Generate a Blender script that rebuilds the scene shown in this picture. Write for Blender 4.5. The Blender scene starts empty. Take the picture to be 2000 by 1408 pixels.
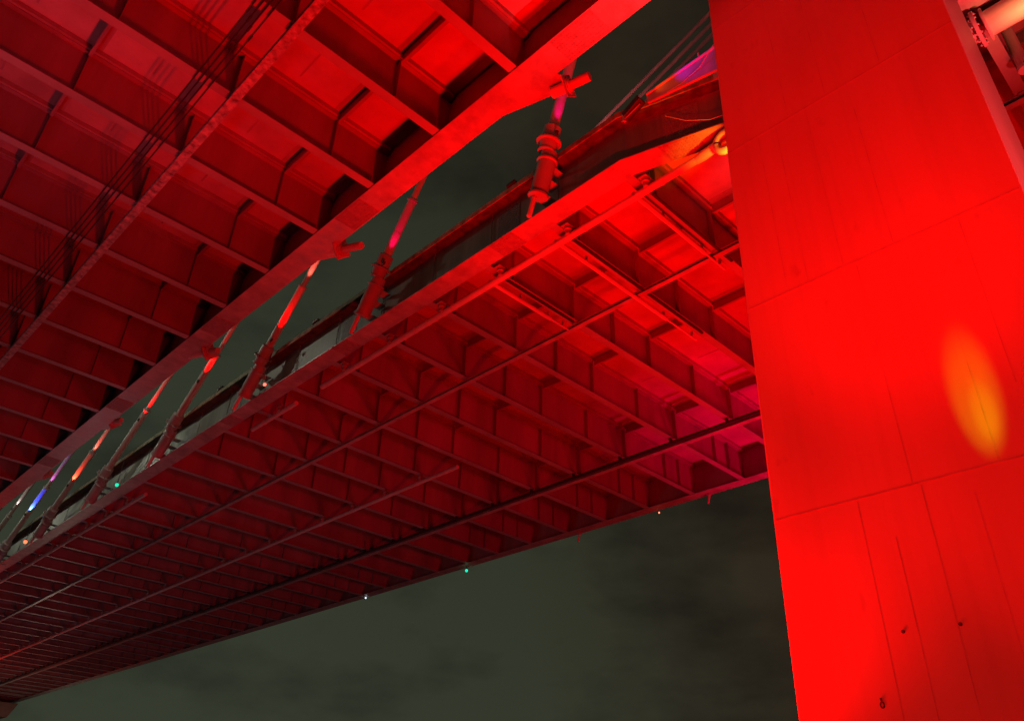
import bpy, math, random
from mathutils import Vector, Matrix
random.seed(7)
# ------------------------------------------------------------------ scene, camera, sky, light
sc = bpy.context.scene
col = sc.collection
# world axes: x = across the bridge, y = along the bridge, z = up; camera at the origin
cam_d = bpy.data.cameras.new('camera'); cam = bpy.data.objects.new('camera', cam_d); col.objects.link(cam)
sc.camera = cam
right = Vector((0.7085781, -0.70511179, 0.02710062))
down = Vector((0.38951077, 0.35882355, -0.84824938))
fwd = Vector((0.5883863, 0.61160692, 0.52890315))
M = Matrix((right, -down, -fwd)).transposed().to_4x4()
cam.matrix_world = M
cam_d.sensor_width = 36; cam_d.lens = 36 * 1561.3 / 2000
cam_d.clip_start = 0.05; cam_d.clip_end = 6000
sc.view_settings.view_transform = 'Standard'; sc.view_settings.look = 'None'
sc.view_settings.exposure = -0.08; sc.view_settings.gamma = 1
try:
    sc.cycles.max_bounces = 5; sc.cycles.diffuse_bounces = 1; sc.cycles.sample_clamp_indirect = 3
except Exception: pass

w = bpy.data.worlds.new("World"); sc.world = w; w.use_nodes = True
nt = w.node_tree; N = nt.nodes; Lk = nt.links; N.clear()
out = N.new('ShaderNodeOutputWorld'); bg = N.new('ShaderNodeBackground')
sky = N.new('ShaderNodeTexSky'); sky.sky_type = 'NISHITA'; sky.sun_disc = False
sky.sun_elevation = math.radians(-8); sky.sun_rotation = math.radians(200)
bg2 = N.new('ShaderNodeBackground'); Lk.new(sky.outputs[0], bg2.inputs[0]); bg2.inputs[1].default_value = 0.05
tc = N.new('ShaderNodeTexCoord'); mp = N.new('ShaderNodeMapping'); mp.inputs['Scale'].default_value = (1, 1, 2.2)
no = N.new('ShaderNodeTexNoise'); no.inputs['Scale'].default_value = 3.4; no.inputs['Detail'].default_value = 7; no.inputs['Roughness'].default_value = .55
Lk.new(tc.outputs['Generated'], mp.inputs[0]); Lk.new(mp.outputs[0], no.inputs[0])
cr = N.new('ShaderNodeValToRGB'); cr.color_ramp.elements[0].position = .34; cr.color_ramp.elements[1].position = .54
cr.color_ramp.elements[0].color = (.019, .0205, .0165, 1); cr.color_ramp.elements[1].color = (.040, .043, .032, 1)
Lk.new(no.outputs['Fac'], cr.inputs[0])
# the cloud layer is darker and browner towards the tower and overhead, greener over the town
sx = N.new('ShaderNodeSeparateXYZ'); Lk.new(tc.outputs['Generated'], sx.inputs[0])
mm = N.new('ShaderNodeMath'); mm.operation = 'MULTIPLY_ADD'; Lk.new(sx.outputs['Y'], mm.inputs[0]); mm.inputs[1].default_value = 1.3
m2 = N.new('ShaderNodeMath'); m2.operation = 'MULTIPLY'; Lk.new(sx.outputs['X'], m2.inputs[0]); m2.inputs[1].default_value = -.6; Lk.new(m2.outputs[0], mm.inputs[2])
m3 = N.new('ShaderNodeMath'); m3.operation = 'MULTIPLY_ADD'; Lk.new(sx.outputs['Z'], m3.inputs[0]); m3.inputs[1].default_value = -.28; Lk.new(mm.outputs[0], m3.inputs[2])
tr = N.new('ShaderNodeValToRGB'); tr.color_ramp.elements[0].position = .0; tr.color_ramp.elements[1].position = .95
tr.color_ramp.elements[0].color = (.78, .54, .44, 1); tr.color_ramp.elements[1].color = (.98, 1.07, .93, 1); e = tr.color_ramp.elements.new(.4); e.color = (.90, .93, .78, 1)
Lk.new(m3.outputs[0], tr.inputs[0])
mx = N.new('ShaderNodeMix'); mx.data_type = 'RGBA'; mx.blend_type = 'MULTIPLY'; mx.inputs[0].default_value = 1
Lk.new(cr.outputs[0], mx.inputs[6]); Lk.new(tr.outputs[0], mx.inputs[7])
Lk.new(mx.outputs[2], bg.inputs[0])
m4 = N.new('ShaderNodeMath'); m4.operation = 'MULTIPLY_ADD'; Lk.new(sx.outputs['Z'], m4.inputs[0]); m4.inputs[1].default_value = -.42; m4.inputs[2].default_value = 1.05; m4.use_clamp = False
Lk.new(m4.outputs[0], bg.inputs[1])
# clouds near the bridge tower catch a little of the red floodlight
ads = N.new('ShaderNodeAddShader'); Lk.new(bg.outputs[0], ads.inputs[0]); Lk.new(bg2.outputs[0], ads.inputs[1])
Lk.new(ads.outputs[0], out.inputs[0])

def lamp(kind, name, loc, aim, power, colr, size=.3, angle=90, blend=.6):
    d = bpy.data.lights.new(name, kind); d.energy = power; d.color = colr
    if kind == 'SPOT':
        d.spot_size = math.radians(angle); d.spot_blend = blend; d.shadow_soft_size = size
    elif kind == 'POINT': d.shadow_soft_size = size
    o = bpy.data.objects.new(name, d); col.objects.link(o); o.location = loc
    if aim is not None:
        o.rotation_euler = (Vector(aim) - Vector(loc)).to_track_quat('-Z', 'Y').to_euler()
    return o
RED = (1, 0, 0)
# floodlights at the foot of the pylon, pointing up; added fills are noted
lamp('SPOT', 'flood_light', (13.9, 11.5, -1.0), (12.5, 17, 25), 13000, RED, .5, 150, .5)
lamp('SPOT', 'flood_light', (13.9, 13.0, -1.0), (11.5, 14, 25), 17000, RED, .6, 84, 1)
lamp('SPOT', 'flood_light', (8.3, 4.0, -1.0), (16, 4.2, 27), 31000, RED, .6, 56, .9)
lamp('SPOT', 'flood_light', (-6.0, 4.8, -1.0), (16, 3.6, 2.2), 12500, RED, .8, 60, .8)  # added fill, well away from the pylon, evens its lower face
lamp('SPOT', 'flood_light', (12.6, 1.2, -1.0), (16, 2.6, 6), 1900, RED, .4, 50, 1)
lamp('SPOT', 'flood_light', (52.6, 13.0, -1.0), (38, 22, 25), 18000, RED, 3, 100, 1)
lamp('SPOT', 'flood_light', (36.0, 15.5, -1.0), (35, 17.5, 25), 24000, RED, 2.5, 60, 1)  # added fill that brightens the middle of the far deck
lamp('SPOT', 'flood_light', (22.5, 13.5, -1.0), (22.5, 14, 25), 13000, RED, 1.2, 64, 1)
lamp('SPOT', 'flood_light', (15.2, 17.0, -1.0), (19, 20, 27.5), 17000, RED, .3, 34, 1)  # added lamp that brightens the first two stay cables
lamp('SPOT', 'flood_light', (52.6, 16.0, -1.0), (50, 22, 25), 19000, (1, .0, .07), .6, 50, 1)
# added long-throw red lamps, unseen, to brighten beam webs far along both decks
lamp('SPOT', 'flood_light', (45, -14, -1.0), (38, 60, 26), 42000, (1, 0, .02), 5, 54, 1)
lamp('SPOT', 'flood_light', (9, -12, -1.0), (4, 48, 26), 9000, (1, 0, .02), 2.0, 44, 1)
lamp('SPOT', 'flood_light', (27, -4, -1.0), (26.5, 1, 25), 9000, RED, .5, 44, 1)  # unseen lamp added to redden the deck behind the pylon
# unseen pale red lamp added to brighten the narrow side of the pylon
lamp('SPOT', 'flood_light', (17.0, -6.0, -1.0), (18.2, 1.4, 17), 42000, (1, .05, .055), .4, 40, 1)
# narrow amber-red beam grazing the pylon face
lamp('SPOT', 'flood_light', (13.35, 3.45, .45), (16, 3.45, 7.9), 3000, (.6, .48, .0), .05, 7.6, .8)
lamp('SPOT', 'flood_light', (13.4, 3.4, .45), (16, 3.38, 7.6), 3800, (.4, .4, .0), .05, 4.2, 1)
# floodlights behind the pylon just under the far deck
lamp('SPOT', 'flood_light', (20.9, 9.6, 22.6), (21.25, 10.8, 24.3), 330, (1, .26, .012), .06, 48, .7)
lamp('SPOT', 'flood_light', (22.2, -.3, 22.9), (22.9, .4, 24.4), 130, (1, .3, .09), .05, 70, 1)
# street lighting of the road decks, falling into the gap between them
for yy in (56, 86, 120):
    lamp('POINT', 'street_light', (7.5, yy, 37), None, 1500, (1, 1, .8), .3)
# unseen fill lamps added for a pinkish glow on flanges, slabs and pipes
lamp('POINT', 'fill_light', (0, 62, 0), None, 500, (.9, .55, .66), 1.5)
lamp('POINT', 'fill_light', (26, 105, 1), None, 1000, (1, .42, .5), 1.5)
lamp('POINT', 'fill_light', (29, 56, -1), None, 420, (1, .5, .58), 2)
lamp('SPOT', 'fill_light', (-5, 27, -1), (-2, 29, 27), 4200, (1, .12, .2), 5, 66, 1)
# red floodlights at the next tower, far down the bridge
lamp('POINT', 'flood_light', (27, 150, 14), None, 2600, RED, 1)

# ------------------------------------------------------------------ helpers
MATS = {}
def mat(name, c, rough=.5, metal=0., var=.12, scale=.6, bump=.0, streak=False, spec=.5):
    m = bpy.data.materials.new(name); m.use_nodes = True; t = m.node_tree; n = t.nodes; l = t.links
    b = n['Principled BSDF']; b.inputs['Roughness'].default_value = rough; b.inputs['Metallic'].default_value = metal
    b.inputs['Specular IOR Level'].default_value = spec
    g = n.new('ShaderNodeNewGeometry'); mpn = n.new('ShaderNodeMapping')
    if streak: mpn.inputs['Scale'].default_value = (1, 1, .12)
    l.new(g.outputs['Position'], mpn.inputs[0])
    a = n.new('ShaderNodeTexNoise'); a.inputs['Scale'].default_value = scale; a.inputs['Detail'].default_value = 8; a.inputs['Roughness'].default_value = .62
    l.new(mpn.outputs[0], a.inputs[0])
    r = n.new('ShaderNodeValToRGB'); r.color_ramp.elements[0].position = .3; r.color_ramp.elements[1].position = .66
    r.color_ramp.elements[0].color = tuple(x * (1 - 2.2 * var) for x in c) + (1,)
    r.color_ramp.elements[1].color = tuple(min(1, x * (1 + var)) for x in c) + (1,)
    l.new(a.outputs['Fac'], r.inputs[0]); l.new(r.outputs[0], b.inputs['Base Color'])
    rr = n.new('ShaderNodeMapRange'); rr.inputs['To Min'].default_value = max(.05, rough - .12); rr.inputs['To Max'].default_value = min(1, rough + .15)
    l.new(a.outputs['Fac'], rr.inputs[0]); l.new(rr.outputs[0], b.inputs['Roughness'])
    if bump:
        a2 = n.new('ShaderNodeTexNoise'); a2.inputs['Scale'].default_value = scale * 9; a2.inputs['Detail'].default_value = 5
        l.new(g.outputs['Position'], a2.inputs[0])
        bp = n.new('ShaderNodeBump'); bp.inputs['Strength'].default_value = bump; bp.inputs['Distance'].default_value = .02
        l.new(a2.outputs['Fac'], bp.inputs['Height']); l.new(bp.outputs[0], b.inputs['Normal'])
    MATS[name] = m; return m
def emis(name, c, s):
    m = bpy.data.materials.new(name); m.use_nodes = True; b = m.node_tree.nodes['Principled BSDF']
    b.inputs['Base Color'].default_value = (.05, .05, .05, 1)
    b.inputs['Emission Color'].default_value = tuple(c) + (1,); b.inputs['Emission Strength'].default_value = s
    return m
STEEL = mat('painted_steel', (.50, .50, .50), .42, var=.10, scale=.5, bump=.15)
WEB = mat('painted_web_steel', (.42, .42, .42), .45, var=.14, scale=.45, bump=.15, streak=True)
FLANGE = mat('flange_steel', (.60, .59, .57), .35, var=.16, scale=1.1, bump=.1)
PEEL = mat('peeling_paint', (.62, .58, .56), .5, var=.34, scale=3.2, bump=.4)
SLAB = mat('concrete_slab', (.66, .65, .63), .8, var=.14, scale=.35, bump=.5)
HAUNCH = mat('concrete_haunch', (.5, .49, .47), .85, var=.1, scale=.8)
PYL = mat('pylon_paint', (.60, .42, .40), .42, spec=.2, var=.04, scale=.22, bump=.12, streak=True)
t_ = PYL.node_tree; n_ = t_.nodes; l_ = t_.links; b_ = n_['Principled BSDF']
src = b_.inputs['Base Color'].links[0].from_socket
geo = n_.new('ShaderNodeNewGeometry')
def _noise(scale, mscale, lo, hi, dlo, dhi, detail=6):
    mp_ = n_.new('ShaderNodeMapping'); mp_.inputs['Scale'].default_value = mscale; l_.new(geo.outputs['Position'], mp_.inputs[0])
    q = n_.new('ShaderNodeTexNoise'); q.inputs['Scale'].default_value = scale; q.inputs['Detail'].default_value = detail; l_.new(mp_.outputs[0], q.inputs[0])
    r_ = n_.new('ShaderNodeMapRange'); r_.inputs['From Min'].default_value = lo; r_.inputs['From Max'].default_value = hi
    r_.inputs['To Min'].default_value = dlo; r_.inputs['To Max'].default_value = dhi; l_.new(q.outputs['Fac'], r_.inputs[0]); return r_.outputs[0]
def _mul(a, f):
    x = n_.new('ShaderNodeMix'); x.data_type = 'RGBA'; x.blend_type = 'MULTIPLY'; x.inputs[0].default_value = 1
    l_.new(a, x.inputs[6]); l_.new(f, x.inputs[7]); return x.outputs[2]
c_ = _mul(src, _noise(.45, (1, 1, .35), .38, .58, .92, 1.0, 2))          # broad weathering
c_ = _mul(c_, _noise(4.0, (1, 1, .03), .34, .5, .965, 1.0, 2))           # rain streaks
c_ = _mul(c_, _noise(1.3, (1, 1, .6), .26, .34, .8, 1.0, 8))        # grime spots
l_.new(c_, b_.inputs['Base Color'])
SEAM = mat('weld_seam', (.51, .35, .34), .5, var=.12, scale=1.5)
PIPE = mat('pipe_paint', (.86, .84, .81), .4, var=.06, scale=1.5)
DARKM = mat('dark_metal', (.06, .06, .065), .45, var=.2, scale=3)
TRIM = mat('edge_trim', (.42, .36, .22), .7, var=.3, scale=2.2)
FASC = mat('fascia_steel', (.42, .44, .38), .45, var=.2, scale=.7, streak=True)
CABLE = mat('cable_sheath', (.6, .58, .55), .4, var=.06, scale=3)
RUST_SHADE = mat('rust_shade_steel', (.12, .07, .05), .7, var=.3, scale=2)
SHEATH = mat('dark_sheath', (.3, .24, .22), .5)
BOLT = mat('bolt_plate', (.47, .46, .45), .5, var=.12, scale=4)
CONC = mat('pier_concrete', (.40, .34, .28), .85, var=.2, scale=.3, bump=.5)

class MB:
    def __init__(s): s.v = []; s.f = []
    def hexa(s, p):  # 8 corners: bottom 4 ccw, top 4 ccw
        b = len(s.v); s.v += [Vector(q) for q in p]
        s.f += [tuple(b + i for i in f) for f in ((3, 2, 1, 0), (4, 5, 6, 7), (0, 1, 5, 4), (1, 2, 6, 5), (2, 3, 7, 6), (3, 0, 4, 7))]
        return s
    def box(s, x0, x1, y0, y1, z0, z1):
        return s.hexa([(x0, y0, z0), (x1, y0, z0), (x1, y1, z0), (x0, y1, z0), (x0, y0, z1), (x1, y0, z1), (x1, y1, z1), (x0, y1, z1)])
    def prism(s, poly, z0, z1):   # poly ccw in xy
        n = len(poly); b = len(s.v)
        s.v += [Vector((x, y, z0)) for x, y in poly] + [Vector((x, y, z1)) for x, y in poly]
        s.f.append(tuple(b + i for i in range(n))[::-1]); s.f.append(tuple(b + n + i for i in range(n)))
        for i in range(n):
            j = (i + 1) % n; s.f.append((b + i, b + j, b + n + j, b + n + i))
        return s
    def frame(s, d):
        d = Vector(d).normalized(); u = d.cross(Vector((0, 0, 1)))
        if u.length < 1e-3: u = Vector((1, 0, 0))
        u.normalize(); return d, u, d.cross(u).normalized()
    def lathe(s, a, d, prof, n=20):   # prof: list of (distance along d, radius)
        a = Vector(a); d, u, v = s.frame(d); b = len(s.v)
        for t, r in prof:
            for i in range(n):
                th = 2 * math.pi * i / n; s.v.append(a + d * t + (u * math.cos(th) + v * math.sin(th)) * r)
        for k in range(len(prof) - 1):
            for i in range(n):
                j = (i + 1) % n; s.f.append((b + k * n + i, b + k * n + j, b + (k + 1) * n + j, b + (k + 1) * n + i))
        s.f.append(tuple(b + i for i in range(n))[::-1]); q = b + (len(prof) - 1) * n; s.f.append(tuple(q + i for i in range(n)))
        return s
    def cyl(s, a, b, r, n=16):
        a = Vector(a); b = Vector(b); return s.lathe(a, b - a, [(0, r), ((b - a).length, r)], n)
    def tube(s, pts, r, n=12):
        pts = [Vector(p) for p in pts]; b = len(s.v); m = len(pts)
        for k, p in enumerate(pts):
            d = (pts[min(k + 1, m - 1)] - pts[max(k - 1, 0)]); d, u, v = s.frame(d)
            for i in range(n):
                th = 2 * math.pi * i / n; s.v.append(p + (u * math.cos(th) + v * math.sin(th)) * r)
        for k in range(m - 1):
            for i in range(n):
                j = (i + 1) % n; s.f.append((b + k * n + i, b + k * n + j, b + (k + 1) * n + j, b + (k + 1) * n + i))
        s.f.append(tuple(b + i for i in range(n))[::-1]); q = b + (m - 1) * n; s.f.append(tuple(q + i for i in range(n)))
        return s
    def bar(s, a, b, wx, wz):  # rectangular bar from a to b
        a = Vector(a); b = Vector(b); d, u, v = s.frame(b - a); u = u * wx / 2; v = v * wz / 2
        return s.hexa([a - u - v, a + u - v, b + u - v, b - u - v, a - u + v, a + u + v, b + u + v, b - u + v])
    def build(s, name, m, parent=None, smooth=False, bevel=0):
        off = wloc(parent) if parent else Vector((0, 0, 0))
        me = bpy.data.meshes.new(name); me.from_pydata([tuple(p - off) for p in s.v], [], s.f); me.update()
        import bmesh
        bm = bmesh.new(); bm.from_mesh(me); bmesh.ops.recalc_face_normals(bm, faces=bm.faces); bm.to_mesh(me); bm.free()
        me.materials.append(m); o = bpy.data.objects.new(name, me); col.objects.link(o)
        if parent: o.parent = parent
        if smooth:
            for p in me.polygons: p.use_smooth = len(p.vertices) == 4
            try:
                me.set_sharp_from_angle(angle=math.radians(38))
            except Exception: pass
        if bevel:
            bv = o.modifiers.new('bevel', 'BEVEL'); bv.width = bevel; bv.segments = 2; bv.limit_method = 'ANGLE'
        return o
def wloc(o):
    l = Vector(o.location)
    while o.parent: o = o.parent; l += Vector(o.location)
    return l
def tag(o, label=None, cat=None, group=None, kind=None):
    if label: o['label'] = label
    if cat: o['category'] = cat
    if group: o['group'] = group
    if kind: o['kind'] = kind
    return o
def thing(name, loc, label, cat, group=None):
    o = bpy.data.objects.new(name, None); o.empty_display_size = .3; col.objects.link(o); o.location = loc
    return tag(o, label, cat, group)
def copy_to(o, parent, loc):
    c = o.copy(); col.objects.link(c); c.parent = parent; c.location = loc; return c

# ------------------------------------------------------------------ near deck
ZB = 25.0; ZW = 27.35; ZS = 27.62
near = thing('bridge_deck', (0, 0, ZB), 'nearer road deck seen from below, filling the upper left, with red lit crossbeams', 'bridge deck', 'parallel road decks of the bridge')
def slab_part(x0, x1, y0, y1, parent, panels):
    m = MB(); m.box(x0, x1, y0, y1, ZS, ZS + .32)
    m.build('deck_slab', SLAB, parent)
NK = [14.35 + 4.43 * k for k in range(-4, 19)]
Y0, Y1 = -10, 98
slab_part(-16, 14.75, Y0, Y1, near, None)
# edge girder: web + flanges, wider where each cable bracket sits
gap_edge = [(13.38, Y0), (14.62, Y0)]
m = MB(); m.box(13.41, 14.64, Y0, Y1, ZB, ZB + .05); eg = m.build('edge_girder_flange', FLANGE, near)
m = MB(); m.box(14.0, 14.04, Y0, Y1, ZB + .05, ZS - .04); m.box(13.55, 14.5, Y0, Y1, ZS - .04, ZS - .002); m.build('edge_girder_web', WEB, near)
m = MB(); m.box(-15.4, -14.2, Y0, Y1, ZB, ZB + .05); m.box(-14.82, -14.78, Y0, Y1, ZB + .05, ZS - .002); m.build('edge_girder_web', WEB, near)
m = MB(); m.box(14.35, 14.75, Y0, Y1, ZS + .32, ZS + 1.25); m.build('parapet', SLAB, near)
STN = [-6.8, -2.35, 2.13, 6.6, 11.14]
def crossbeam(parent, yc, x0, x1, stiff, sub, web_end=None, hw=.21):
    e = x1 if web_end is None else web_end
    yw = yc + .06
    m = MB()
    m.box(x0 - .3, e, yw - .012, yw + .012, ZB + .04, ZW)
    m.box(x0 - .3, e, yw - .24, yw + .24, ZW, ZW + .035)
    if not sub:
        for sx in stiff: m.box(sx - .012, sx + .012, yc - .2, yw - .013, ZB + .04, ZW)
    o = m.build('crossbeam', WEB, parent)
    MB().box(x0, x1, yc - hw, yc + hw, ZB + .004, ZB + .0395).build('bottom_flange', STEEL, o)
    return o
stm = MB().box(-.012, .012, -.205, .046, .04, ZW - ZB).build('stiffener', WEB)
first = [True]
def stiffeners(cb, yc, xs):
    for sx in xs:
        if first[0]: o = stm; first[0] = False
        else: o = stm.copy(); col.objects.link(o)
        o.parent = cb; o.location = (sx, yc, ZB) if False else (sx, yc, 0)
for i, yc in enumerate(NK):
    sub = yc < 75
    cb = crossbeam(near, yc, -14.1, 13.36, STN, sub, 13.99)
    if sub: stiffeners(cb, yc, STN)
# haunches: the strips of slab that sit on the flanges, and stringers between the beams
def haunch(parent, K, x0, x1, xs):
    for yc in K: MB().box(x0, x1, yc - .30, yc + .30, ZW + .036, ZS - .003).build('haunch', HAUNCH, parent)
haunch(near, NK, -14.7, 13.9, STN)
def stringers(parent, K, sx):
    rest = MB()
    for i, (a, b) in enumerate(zip(K[:-1], K[1:])):
        m = MB() if i < 30 else rest
        m.box(sx - .01, sx + .01, a + .30, b - .30, ZW - .31, ZS - .03); m.box(sx - .11, sx + .11, a + .30, b - .30, ZS - .03, ZS - .002)
        m.box(sx - .07, sx + .07, a + .30, b - .30, ZW - .34, ZW - .31)
        if i < 30: m.build('stringer', WEB, parent)
    if rest.v: tag(rest.build('stringer', WEB, parent), kind='stuff')
for sx in (2.13, 11.14, -6.8):
    stringers(near, NK, sx)
# formwork strips that border every precast panel of the slab
def panel_border(parent, K, strips, joints):
    for a, b in zip(K[:-1], K[1:]):
        for sx in strips: MB().box(sx - .34, sx + .34, a + .31, b - .31, ZS - .026, ZS - .0025).build('haunch_strip', HAUNCH, parent)
        for sx in joints: MB().box(sx - .04, sx + .04, a + .7, b - .7, ZS - .016, ZS - .001).build('panel_joint', HAUNCH, parent)
panel_border(near, NK, (2.13, 11.14), (-.2, 4.4, 8.8))

def splice(parent, x0, x1, yc, L, rows, name='splice_plate', skew=0):
    m = MB(); m.box(x0, x1, yc - L / 2, yc + L / 2, ZB - .022, ZB - .001)
    ny = int(L / .11); nx = rows
    for i in range(nx):
        for j in range(ny):
            x = x0 + (i + .5) * (x1 - x0) / nx; y = yc - L / 2 + (j + .5) * L / ny
            if abs(y - yc) < .06: continue
            m.box(x - .022, x + .022, y - .022, y + .022, ZB - .045, ZB - .022)
    return m.build(name, BOLT, parent)
for yc in (11.6, 25.2, 38.6, 52.2, 65.6): splice(near, 13.46, 14.58, yc, 1.9, 8)
# flange brackets and the stubs of the near stays' anchor tubes
def stub(i, root, cap):
    root = Vector(root); cap = Vector(cap); d = (cap - root).normalized(); L = (cap - root).length
    m = MB(); yr = root.y
    gl = 2.6 if i == 0 else .9
    m.prism([(14.60, yr + gl), (14.60, yr - .5), (root.x + .15, yr - .6), (root.x + .3, yr - .1)], ZB + .01, ZB + .05)
    br = m.build('anchor_bracket', FLANGE, near)
    m = MB(); m.lathe(root - d * (2.2 if i else .15), d, [(0, .22), ((2.2 if i else .15) + L * .34, .22)], 20); m.build('anchor_tube', PIPE, br, True)
    m = MB(); dd, u, v = m.frame(d); c = root + d * L * .36; h = .42
    u, v = (u + v).normalized(), (u - v).normalized()
    a = [c - u * h - v * h, c + u * h - v * h, c + u * h + v * h, c - u * h + v * h]
    m.hexa(a + [p + d * .06 for p in a]); m.build('end_plate', FLANGE, br)
    m = MB(); m.lathe(c + d * .06, d, [(0, .33), (.05, .33), (.05, .27), (.12, .25), (.12, .19), (L * .64 - .1, .19), (L * .64 - .02, .17)], 20)
    m.build('anchor_cap', CABLE, br, True)
for k, (rt, cp) in enumerate((((15.1, 13.77, 24.8), (15.4, 12.38, 24.74)), ((14.8, 28.59, 25.2), (15.15, 26.35, 24.55)), ((14.8, 41.8, 25.0), (15.1, 40.6, 24.8)),
                              ((14.8, 56.2, 25.4), (15.1, 54.75, 25.2)), ((14.8, 69.6, 25.5), (15.1, 68.8, 25.4)))):
    stub(k, rt, cp)

# ------------------------------------------------------------------ far deck
far = thing('bridge_deck', (20, 0, ZB), 'farther road deck running diagonally from the left edge to behind the red pylon', 'bridge deck', 'parallel road decks of the bridge')
FK = [23.63 + 4.47 * k for k in range(-7, 50)]
FY0, FY1 = -12, 245
m = MB(); m.box(22.4, 52.6, FY0, 9, ZS, ZS + .32); m.box(20.9, 52.6, 9, 14.2, ZS, ZS + .32); m.box(19.95, 52.6, 14.2, FY1, ZS, ZS + .32); m.build('deck_slab', SLAB, far)
STF = [22.5, 27.15, 30.7, 34.1, 38.75, 43.0, 48.0, 49.85]
cnt = 0
for i, yc in enumerate(FK):
    xs = [s for s in STF if not (yc < 14 and s < 23)]
    sub = 5 < yc < 72
    x0 = 20.72 if yc > 13 else 22.6
    cb = crossbeam(far, yc, x0 + .02, 51.7, xs, sub, 52.2, .22)
    if sub and cnt + len(xs) <= 100:
        stiffeners(cb, yc, [s - 20 for s in xs]); cnt += len(xs)
    elif sub:
        stiffeners(cb, yc, [])
haunch(far, FK, 22.8, 52.0, STF)
for sx in (27.15, 34.1, 43.0):
    stringers(far, FK, sx)
panel_border(far, [k for k in FK if 0 < k < 80], (27.15, 34.1, 43.0), (30.6, 38.6))
# near edge girder of the far deck: it steps sideways around the pylon
path = [(20.2 + 2.4, FY0), (22.35, 8.6), (21.52, 10.2), (20.3, 14.35), (20.26, FY1)]
def strip(path, dx0, dx1, z0, z1, mb=None):
    m = mb or MB()
    for (xa, ya), (xb, yb) in zip(path[:-1], path[1:]):
        m.hexa([(xa + dx0, ya, z0), (xa + dx1, ya, z0), (xb + dx1, yb, z0), (xb + dx0, yb, z0), (xa + dx0, ya, z1), (xa + dx1, ya, z1), (xb + dx1, yb, z1), (xb + dx0, yb, z1)])
    return m
strip(path, -.6, .5, ZB, ZB + .05).build('edge_girder_flange', FLANGE, far)
strip(path, -.02, .02, ZB + .05, ZS - .04).build('edge_girder_web', FASC, far)
strip(path, -.55, .4, ZS - .04, ZS - .003).build('top_flange', RUST_SHADE, far)  # dark material in place of shade, tones down the red light here
strip(path, -.62, -.30, ZS + .001, ZS + .30).build('edge_trim', TRIM, far)
for yy in [18.3 + 4.47 * k for k in range(0, 40)]:
    MB().box(20.19, 20.24, yy - .01, yy + .01, ZB + .05, ZS - .04).build('web_stiffener', FASC, far)
# far edge girder
m = MB(); m.box(51.75, 52.75, FY0, FY1, ZB, ZB + .05); m.build('edge_girder_flange', FLANGE, far)
m = MB(); m.box(52.22, 52.26, FY0, FY1, ZB + .05, ZS - .003); m.build('edge_girder_web', WEB, far)
m = MB(); m.box(52.35, 52.75, FY0, FY1, ZS + .32, ZS + 1.2); m.box(20.4, 20.75, 16, FY1, ZS + .32, ZS + 1.0); m.build('parapet', SLAB, far)
def splice_far(yc, L):
    def gx(y):
        for (xa, ya), (xb, yb) in zip(path[:-1], path[1:]):
            if ya <= y <= yb: return xa + (xb - xa) * (y - ya) / (yb - ya)
    m = MB(); ny = int(L / .13)
    p = [(gx(yc - L / 2), yc - L / 2), (gx(yc + L / 2), yc + L / 2)]
    strip(p, -.56, .46, ZB - .024, ZB - .001, m)
    for i in range(8):
        for j in range(ny):
            y = yc - L / 2 + (j + .5) * L / ny; x = gx(y) - .5 + i * .13
            m.box(x - .025, x + .025, y - .025, y + .025, ZB - .05, ZB - .024)
    m.build('splice_plate', BOLT, far)
    m = MB(); strip(p, -.045, -.021, ZB + .25, ZS - .25, m)
    for i in range(14):
        for j in range(ny):
            y = yc - L / 2 + (j + .5) * L / ny; x = gx(y) - .045; z = ZB + .33 + i * .145
            m.box(x - .025, x, y - .022, y + .022, z - .022, z + .022)
    m.build('web_splice_plate', BOLT, far)
for yc in (12.0, 21.6, 35.0, 48.6): splice_far(yc, 1.5)

# ------------------------------------------------------------------ pylon
pyl = thing('bridge_pylon', (18.3, 4.8, -1.6), 'huge smooth red lit pylon leg rising on the right in front of the decks', 'pylon')
PX = 16.0
def yl(z): return 8.24 - .0275 * (z - 1) if z < 60 else 6.6
def yr(z): return 1.42 - .002 * (z - 12) + (.008 * (z - 18) if z > 18 else 0)
def pylon_ring(z):
    a, b = yr(z), yl(z); c = .28; e = .06
    return [(PX, a), (PX, b - e), (PX + e, b), (20.2 - e, b), (20.2, b - e), (20.2, a + e), (20.2 - e, a), (PX + .02, a - .02)]
zs = [-1.6, 3, 8, 12, 16, 20, 25, 30, 45, 75]
m = MB(); n = 8
for z in zs: m.v += [Vector((x, y, z)) for x, y in pylon_ring(z)]
for k in range(len(zs) - 1):
    for i in range(n):
        j = (i + 1) % n; m.f.append((k * n + i, k * n + j, (k + 1) * n + j, (k + 1) * n + i))
m.f.append(tuple(range(n))[::-1]); m.f.append(tuple((len(zs) - 1) * n + i for i in range(n)))
m.build('shaft', PYL, pyl)
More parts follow.
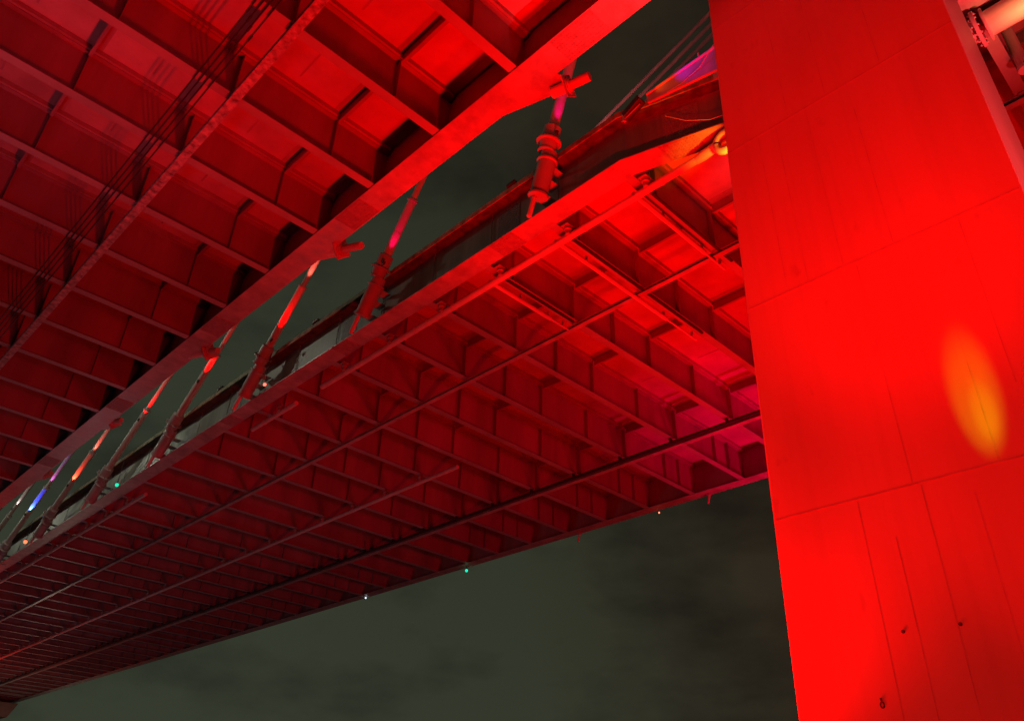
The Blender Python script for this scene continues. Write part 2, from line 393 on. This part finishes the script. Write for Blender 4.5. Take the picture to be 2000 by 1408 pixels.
# weld seams: thin raised beads on the face
for z in (6.55, 12.23, 17.8, 23.4):
    m = MB(); m.box(PX - .006, PX - .0005, yr(z) + .02, yl(z) - .08, z - .014, z + .014); m.build('weld_seam', SEAM, pyl)
for yv, z0, z1 in ((6.15, -1.5, 6.5), (5.55, -1.5, 5.6), (4.85, -1.5, 6.5), (3.95, -1.5, 6.1), (5.0, 6.6, 12.1), (3.4, 6.6, 9.5), (5.3, 12.3, 17.7), (4.1, 12.3, 16.8), (6.2, 12.3, 17.7), (2.7, 8.0, 12.2), (4.7, 17.9, 23.3), (3.2, 17.9, 21.5), (2.75, 1.0, 5.6), (6.75, 12.4, 17.7), (5.8, 17.9, 23.3)):
    m = MB(); m.box(PX - .004, PX - .0005, yv - .009, yv + .009, z0, z1); m.build('weld_seam', SEAM, pyl)
m = MB(); m.tube([(PX - .01, 6.48 + .035 * math.sin(t), 2.6 + .05 * math.cos(t)) for t in [k * math.pi / 8 for k in range(17)]], .012, 8); m.tube([(PX - .01, 6.48, 2.655), (PX - .03, 6.48, 2.72)], .018, 8)
m.build('lifting_eye', RUST_SHADE, pyl, True)
for yy, zz in ((5.82, 3.82), (4.8, 3.8)):
    m = MB(); m.lathe((PX - .03, yy, zz), (1, 0, 0), [(0, .028), (.03, .036)], 12); m.build('bolt_boss', RUST_SHADE, pyl, True)

# ------------------------------------------------------------------ stay cables in the gap
LED = {0: (1, .0, .22), 1: (1, .0, .08), 2: RED, 3: RED, 4: RED, 5: (1, .05, .02), 6: (.02, .05, 1), 7: (.9, .7, .7), 8: (1, 0, 1)}
LBL = ['thick red and magenta lit stay cable nearest the pylon, passing behind a bracket stub',
       'red lit stay cable, the second from the pylon, standing clear in the gap',
       'stay cable with a vivid red streak up its tube, third from the pylon',
       'stay cable crossed by a round anchor cap halfway up, fourth from the pylon',
       'stay cable with a bright red tip and dark lower half, fifth from the pylon',
       'stay cable lit salmon above and red below, sixth from the pylon',
       'stay cable lit vivid blue, turning lavender at the top',
       'pale grey stay cable beside the blue lit one, near the left edge',
       'magenta lit stay cable at the far left end of the gap']
YB = [19.06, 32.8, 46.0, 59.2, 72.4, 85.4, 98.8, 112.3, 125.8]
for i, yb in enumerate(YB):
    base = Vector((19.1, yb, 24.42)); top = Vector((19.0, 5.2, 67.5 + .4 * i))
    d = (top - base).normalized(); Ltot = (top - base).length
    t = thing('stay_cable', base, LBL[i], 'stay cable', 'stay cables rising through the gap between the decks')
    m = MB(); m.lathe(base, d, [(0, .1), (.02, .12), (1.0, .12), (1.0, .085), (1.25, .085)], 14); m.build('drain_tube', PIPE, t, True)
    m = MB(); m.lathe(base + Vector((.16, -.05, 0)), d, [(1.05, .30), (1.1, .48), (1.2, .48), (1.2, .41), (2.9, .43), (2.95, .5), (3.02, .5), (3.02, .40), (3.45, .38)], 28)
    g = m.build('anchor_housing', STEEL, t, True)
    # gusset plates tying the housing to the girder web
    for s0 in (1.25, 2.05, 2.75):
        a = base + d * s0; m = MB(); m.hexa([a + Vector((.1, -.3, 0)), a + Vector((1.12, -.3, 0)), a + Vector((1.12, .3, 0)), a + Vector((.1, .3, 0)),
                                    a + Vector((.1, -.3, .03)), a + Vector((1.12, -.3, .03)), a + Vector((1.12, .3, .03)), a + Vector((.1, .3, .03))])
        m.build('gusset', STEEL, t)
    m = MB(); m.lathe(base, d, [(3.45, .42), (3.52, .42), (3.52, .38), (3.95, .42), (3.95, .60), (4.02, .60), (4.02, .42), (4.75, .42), (4.8, .38)], 28); m.build('collar', STEEL, t, True)
    m = MB()
    for q in range(8):
        u0 = m.frame(d); th = q * math.pi / 4
        a = base + d * 4.02 + (u0[1] * math.cos(th) + u0[2] * math.sin(th)) * .50; m.cyl(a, a + d * .06, .03, 6)
    m.build('bolt_ring', DARKM, t)
    gl = (9.5, 8.2, 9.2, 10.2, 11.1, 12.2, 13.5, 15, 17)[i]
    m = MB(); m.lathe(base, d, [(4.8, .265), (6.2, .265), (6.2, .255), (gl, .255)], 24); m.build('guide_pipe', CABLE, t, True)
    m = MB(); m.lathe(base, d, [(gl, .31), (gl + .12, .31)], 24); m.build('clamp_ring', STEEL, t, True)
    m = MB(); m.lathe(base, d, [(gl + .12, .18), (Ltot, .18)], 16); m.build('cable_sheath', CABLE, t, True)
    # its own small floodlight, mounted on the deck-side of the collar
    sl = (3.9, 3.9, 4.9, 7.5, 9.8, 7.6, 9.0, 16.0, 22.5)[i]
    fp = base + d * sl + Vector((-.3, -.8, 0))
    m = MB(); m.lathe(fp - d * .22, d, [(0, .05), (.05, .08), (.22, .09)], 12); m.bar(fp - d * .1, base + d * sl + Vector((-.1, -.2, 0)), .04, .04)
    m.build('lamp_housing', DARKM, t, True)
    P = (260, 380, 2000, 2000, 2000, 2200, 6500, 260, 5000)[i]
    lamp('SPOT', 'cable_lamp', fp + d * .05, base + d * (sl + 3.6), P, LED[i], .05, 34, .8)
    if i in (2, 4, 5): lamp('SPOT', 'cable_lamp', fp + d * 3.2 + Vector((-.2, -.5, 0)), base + d * (sl + 6.4), P * .35, (1, .12, .08), .05, 34, .8)
    if i in (6,): lamp('SPOT', 'cable_lamp', fp + d * 3.6 + Vector((-.2, -.5, 0)), base + d * (sl + 7.4), 330, (1, .15, .9), .05, 34, .8)

# ------------------------------------------------------------------ pipes and rails under the decks
def pipe_thing(label, x, y0, y1, z, r, hang, joints, group=None, elbow=False):
    t = thing('drain_pipe', (x, y0, z), label, 'pipe', group)
    m = MB(); m.cyl((x, y0, z), (x, y1, z), r, 20); m.build('pipe', PIPE, t, True)
    for yy in joints:
        m = MB(); m.cyl((x, yy - .06, z), (x, yy + .06, z), r + .025, 20); m.build('coupling', PIPE, t, True)
    for yy in hang:
        m = MB(); m.lathe((x - .18, yy, z + .0), (0, 0, 1), [(.0, .09), (.0, .13), (.22, .13), (.26, .19), (.34, .19), (ZB - z, .16)], 12)
        q = 1 if yy < 40 else .45; m.box(x - .45 * q, x + .25 * q, yy - .2 * q, yy + .2 * q, ZB - .06, ZB - .005)
        m.build('hanger', STEEL, t, True)
    return t
nb = lambda a, b: [k for k in FK if a < k < b]
p1 = pipe_thing('long red lit pipe along the near edge of the farther deck, ending at the pylon', 21.45, 11.3, 39.2, 24.5, .17, [y - .5 for y in nb(12, 39)],
                [13.5, 17.8, 22.4, 26.8, 27.6, 28.4, 28.9, 30.0, 31.0, 35.5], 'drain pipes under the farther deck')
m = MB(); cx = 21.45
# elbow into the downpipe on the back of the pylon
R_ = .46
pts = [(21.22, 10.22 + R_ * math.cos(a), 24.3 + R_ * math.sin(a)) for a in [math.radians(q) for q in range(-130, 131, 13)]]
m.tube([(21.22, 8.7, 23.6)] + pts + [(21.22, 8.7, 24.9)], .17, 16)
m.lathe((21.42, 11.5, 24.48), (-.18, -1, -.1), [(-.3, .18), (.1, .22), (.85, .19)], 16)
m.build('pipe_elbow', PIPE, p1, True)
pipe_thing('short stub of pipe with a bright round end, under the farther deck edge', 21.5, 42.2, 47.8, 24.5, .15, [44.0], [43.0, 46.2], 'drain pipes under the farther deck')
pipe_thing('thin pipe at the lower left beside the near edge of the farther deck', 21.5, 65, 150, 24.5, .15, nb(66, 148), [70, 84, 99], 'drain pipes under the farther deck')
pipe_thing('long pinkish pipe on short hangers along the middle of the farther deck', 35.0, 41.8, 200, 24.5, .15, nb(42, 180), [42.5, 43.1, 46.5, 60, 75], 'drain pipes under the farther deck')
# pale pipe top right, behind the pylon
t = thing('drain_pipe', (24.3, 1.6, 24.4), 'thick pale yellow lit pipe with a flanged end in the top right corner', 'pipe')
m = MB(); m.cyl((22.9, 1.2, 24.4), (22.9, -8, 24.4), .46, 28); m.build('pipe', PIPE, t, True)
m = MB(); m.cyl((22.9, 1.35, 24.4), (22.9, 1.47, 24.4), .66, 28); m.cyl((22.9, 1.1, 24.4), (22.9, 1.18, 24.4), .6, 28); m.cyl((22.9, 1.47, 24.4), (22.9, 2.2, 24.4), .4, 20)
for q in range(12):
    th = q * math.pi / 6; m.cyl((22.9 + .55 * math.cos(th), 1.3, 24.4 + .55 * math.sin(th)), (22.9 + .55 * math.cos(th), 1.55, 24.4 + .55 * math.sin(th)), .04, 6)
m.build('flange', PIPE, t, True)
m = MB(); m.cyl((25.5, .8, 24.3), (25.5, .8, 27.2), .19, 18); m.cyl((25.5, .8, 24.15), (25.5, .8, 24.32), .23, 18); m.build('down_pipe', PIPE, t, True)
# rails for the inspection trolley
def rail_thing(label, x, y0, y1, K, w=.36):
    t = thing('inspection_rail', (x, y0, 24.9), label, 'rail', 'inspection trolley rails under the decks')
    m = MB(); m.box(x - w / 2, x + w / 2, y0, y1, 24.74, 24.765); m.box(x - .012, x + .012, y0, y1, 24.765, 24.93); m.box(x - w / 2, x + w / 2, y0, y1, 24.93, 24.955)
    m.build('rail', PEEL if x < 10 else FLANGE, t)
    for k in K: MB().box(x - w / 2 - .08, x + w / 2 + .08, k - .1, k + .1, 24.957, 24.998).build('clip', STEEL, t)
    return t
rail_thing('pinkish rail with peeling paint crossing under the beams of the nearer deck', 6.7, -8, 96, NK, .36)
rail_thing('slim straight rail under the beams of the farther deck, between the drain pipes', 27.55, -6, 240, FK, .3)
rail_thing('rail with a dark cable tray beside it, below the far side of the farther deck', 43.35, -6, 240, FK, .42)
t = thing('cable_tray', (42.6, 0, 24.7), 'dark narrow cable tray running alongside the outermost rail of the farther deck', 'cable tray')
m = MB(); m.box(42.42, 42.66, -6, 240, 24.62, 24.64); m.box(42.42, 42.44, -6, 240, 24.64, 24.76); m.box(42.64, 42.66, -6, 240, 24.64, 24.76); m.build('tray', DARKM, t)
for k in FK: MB().box(42.40, 42.68, k - .05, k + .05, 24.765, 24.998).build('hanger', DARKM, t)
# four thin lines clipped below the near deck
for q, x in enumerate((5.14, 5.34, 5.54, 5.76)):
    m = MB(); pts = []
    for k in range(len(NK) - 1):
        for f_ in (0, .5): pts.append((x, NK[k] + f_ * 4.43, 24.94 - (.02 if f_ else 0) + .006 * math.sin(k * 3 + q)))
    m.tube(pts, .03, 8)
    t = thing('service_cable', (x, NK[0], 24.7), ['outermost left of the four dark cables strung under the nearer deck', 'second from the left of the four dark cables under the nearer deck',
               'third from the left of the four dark cables under the nearer deck', 'fourth of the dark cables under the nearer deck, closest to the peeling rail'][q], 'cable', 'dark cables strung under the nearer deck')
    m.build('wire', DARKM, t, True)
    for k in range(len(NK)): MB().box(x - .035, x + .035, NK[k] - .02, NK[k] + .02, 24.975, 24.998).build('clip', DARKM, t)
    MB().cyl((x, 19.0 + .35 * q, 24.92), (x, 19.3 + .35 * q, 24.92), .05, 8).build('splice_sleeve', DARKM, t)
# scupper branches that run crosswise from the drain pipe under the deck
for q, (y, x1, lab) in enumerate(((14.9, 28.5, 'crosswise branch pipe closest to the pylon under the farther deck'),
                                  (19.45, 32.8, 'longest crosswise branch pipe, ending in a thin tip beyond the slim rail'),
                                  (23.95, 27.2, 'shortest crosswise branch pipe, third from the pylon'))):
    t = thing('branch_pipe', (21.5, y, 24.6), lab, 'pipe', 'crosswise branch pipes under the farther deck')
    m = MB(); m.cyl((21.3, y, 24.6), (x1 * .75 + 5.4, y, 24.6), .12, 14); m.cyl((21.3, y, 24.6), (x1, y, 24.6), .055, 12); m.build('pipe', PIPE, t, True)
    m = MB()
    for xx in (23.5, x1 * .75 + 5.2, x1 - .4): m.box(xx - .02, xx + .02, y - .06, y + .06, 24.72, 24.995)
    m.build('hanger', STEEL, t)
    m = MB(); m.box(21.6, x1, y - .5, y - .38, 24.84, 24.9); m.build('shadow_strip', DARKM, t)  # dark strip stands in for the shadow line along the branch pipe

# ------------------------------------------------------------------ along the near edge of the far deck, beside the pylon
t = thing('wind_barrier', (19.8, 11, 27.9), 'smooth curved barrier glowing purple above the deck edge beside the pylon', 'barrier')
m = MB(); m.hexa([(19.5, 12.6, 27.0), (19.62, 12.6, 27.0), (19.62, 5.0, 25.2), (19.5, 5.0, 25.2), (19.5, 12.6, 27.42), (19.62, 12.6, 27.42), (19.62, 5.0, 27.42), (19.5, 5.0, 27.42)]); m.build('panel', CABLE, t)
m = MB(); m.cyl((19.55, 12.6, 27.5), (19.55, 5.0, 27.5), .1, 14); m.build('top_rail', PIPE, t, True)
m = MB(); m.cyl((19.5, 10.0, 27.55), (19.5, 10.0, 27.8), .035, 8); m.build('post', PIPE, t, True)
t = thing('flood_light', (19.75, 14.0, 28.3), 'black box floodlight on the deck edge shining along the barrier', 'floodlight')
m = MB(); m.bar((19.5, 13.75, 27.0), (19.45, 12.85, 27.38), .42, .34); m.build('housing', DARKM, t, False, .03)
m = MB(); m.box(19.35, 19.5, 13.7, 13.82, 26.7, 27.1); m.bar((19.4, 13.9, 26.75), (19.4, 12.9, 27.08), .05, .05); m.build('bracket', STEEL, t)
lamp('SPOT', 'flood_lamp', (19.2, 12.75, 27.3), (19.45, 9.5, 27.3), 60, (1, .09, .0), .03, 50, .9)
lamp('SPOT', 'flood_lamp', (18.7, 12.2, 27.6), (19.5, 9.4, 27.0), 110, (.45, .0, 1), .05, 46, .9)

# coping and posts of the deck edge railing
t = thing('guard_rail', (20.0, 15, 27.95), 'low brown railing with small posts along the near edge of the farther deck', 'railing')
m = MB(); m.box(19.86, 19.92, 15.5, 230, 28.0, 28.05); m.build('rail', TRIM, t)
for k in range(90):
    yy = 16 + 2.4 * k; MB().box(19.84, 19.94, yy - .05, yy + .05, ZS + .301, 28.12 + .06 * (k % 3 == 0)).build('post', DARKM, t)
for q, yy in enumerate((20.9, 38.2, 44.0, 50.5)):
    t = thing('junction_box', (19.6, yy, 28.0), 'small dark box on the deck edge railing, ' + ('nearest the pylon', 'between the second and third stay cables', 'just right of the third stay cable', 'just left of the third stay cable')[q], 'junction box', 'small boxes on the deck edge railing')
    m = MB(); m.box(19.6, 19.83, yy - .28, yy + .28, 27.98, 28.16); m.box(19.66, 19.72, yy - .34, yy + .34, 27.95, 27.98); m.build('case', DARKM, t, False, .02)
# background stays of the outer cable plane
bl = [((53.0, 27.42, 79.77), (53.0, 42.93, 74.62), 'uppermost of the four thin dark red cables crossing the sky beside the pylon'),
      ((53.0, 26.02, 78.42), (53.0, 35.04, 75.23), 'second from the top of the four thin cables beside the pylon'),
      ((53.0, 25.42, 76.85), (53.0, 32.33, 74.35), 'third from the top of the four thin cables beside the pylon'),
      ((53.0, 25.41, 74.84), (53.0, 27.16, 74.30), 'lowest and shortest of the four thin cables beside the pylon')]
for a, b, lab in bl:
    # bring the same lines of sight into the inner cable plane of the next pylon leg
    a = Vector(a) * .49; b = Vector(b) * .49; d = (b - a).normalized()
    if b.y < 13.5: b = a + d * 3
    b = b + Vector((0, 0, 0)); t = thing('stay_cable', b, lab, 'stay cable', 'thin cables crossing the sky beside the pylon')
    m = MB(); m.cyl(a - d * 14, b + d * (14 if 'third' not in lab and 'lowest' not in lab else 4), .11, 12); m.build('cable_sheath', SHEATH, t, True)
lamp('SPOT', 'flood_light', (24, 24, 29), (26, 15, 38), 5000, (1, .2, .2), .3, 80, 1)  # unseen lamp added only to light these background stays
# loose wires next to the pylon
for pts, lab in (([(20.3, 12.3, 26.6), (20.55, 11.5, 25.9), (20.8, 10.6, 25.45), (20.9, 10.0, 25.35)], 'loose thin wire sagging across the girder web beside the pylon'),
                 ([(19.3, 9.2, 27.4), (19.45, 10.0, 26.9), (19.5, 10.9, 26.75), (19.5, 11.6, 26.8)], 'thin red wire dangling above the girder beside the pylon')):
    t = thing('loose_wire', pts[0], lab, 'wire'); m = MB(); m.tube(pts, .014, 6); m.build('wire', PIPE, t, True)

# ------------------------------------------------------------------ navigation lights
def navlight(p, c, s, lab, r=.09, hang=.6):
    p = Vector(p); t = thing('navigation_light', p, lab, 'lamp', 'small signal lights hung from the farther deck')
    m = MB(); m.lathe(p - Vector((0, 0, r)), (0, 0, 1), [(0, r * .4), (r * .4, r * .9), (r, r), (r * 1.6, r * .9), (r * 2, r * .5)], 14); m.build('globe', emis('signal_' + lab[:6].strip(), c, s), t, True)
    m = MB(); m.cyl(p + Vector((0, 0, r * 1.0)), p + Vector((0, 0, r + hang)), .02, 8); m.cyl(p + Vector((0, 0, r * .9)), p + Vector((0, 0, r * 1.6)), r * .7, 10); m.build('stem', DARKM, t, True)
navlight((19.35, 42.7, 25.15), (1, .12, .08), 3, 'red signal lamp hanging below the third stay cable', .1, 2.2)
navlight((19.35, 65.8, 24.85), (.0, .75, .42), 1.3, 'green signal lamp at the girder near the lower left of the gap', .14, 2.2)
navlight((19.35, 88.5, 25.25), (1, .08, .03), 5, 'orange red signal lamp at the far left end of the gap', .16, 2.2)
navlight((52.4, 60.1, 24.55), (.0, .8, .45), 1.5, 'bright green signal lamp under the outer edge of the farther deck', .14, .5)
navlight((52.4, 77.3, 24.85), (.8, .9, 1), 2, 'tiny white signal lamp under the outer edge of the farther deck', .09, .3)
navlight((52.4, 36.35, 24.63), (1, .2, .1), 4, 'tiny red signal lamp under the outer edge of the farther deck', .06, .4)
for q, yy in enumerate((31.6, 45.2)):
    t = thing('scupper_outlet', (52.5, yy, 24.8), ('larger tilted pipe outlet poking below the outer deck edge, closest to the pylon', 'smaller tilted pipe outlet poking below the outer deck edge, farther from the pylon')[q], 'pipe', 'pipe outlets below the outer deck edge')
    m = MB(); m.cyl((52.6, yy - .1, 25.3), (52.6, yy + .18, 24.25), .09, 14); m.build('pipe', PIPE, t, True)
    m = MB(); m.box(52.3, 52.75, yy - .15, yy + .15, 24.93, 24.995); m.build('bracket', STEEL, t)

# ------------------------------------------------------------------ ground, water, far pier
m = MB(); m.box(-700, 700, -300, 60, -2.4, -1.6); g = m.build('ground', mat('quay_ground', (.10, .095, .09), .9, var=.3, scale=.3)); tag(g, kind='structure')
m = MB(); m.box(-2500, 2500, 60, 3500, -4.2, -4); g = m.build('water', mat('river_water', (.012, .016, .016), .12, var=.3, scale=.1)); tag(g, kind='structure')
t = thing('bridge_pier', (46, 214, -4), 'distant brown concrete pier top in the lower left corner', 'pier')
m = MB(); m.hexa([(24, 196, 21.5), (50.6, 196, 21.5), (50.6, 200, 21.5), (24, 200, 21.5), (22, 195.6, 24.2), (51.8, 195.6, 24.2), (51.8, 200.4, 24.2), (22, 200.4, 24.2)])
m.build('pier_cap', CONC, t, False, .1)
for xx in (28, 37, 46.5):
    m = MB(); m.cyl((xx, 198, -6), (xx, 198, 21.6), 1.6, 28); m.build('column', CONC, t, True)
lamp('POINT', 'fill_light', (44, 170, 6), None, 1500, (1, .72, .55), 1)
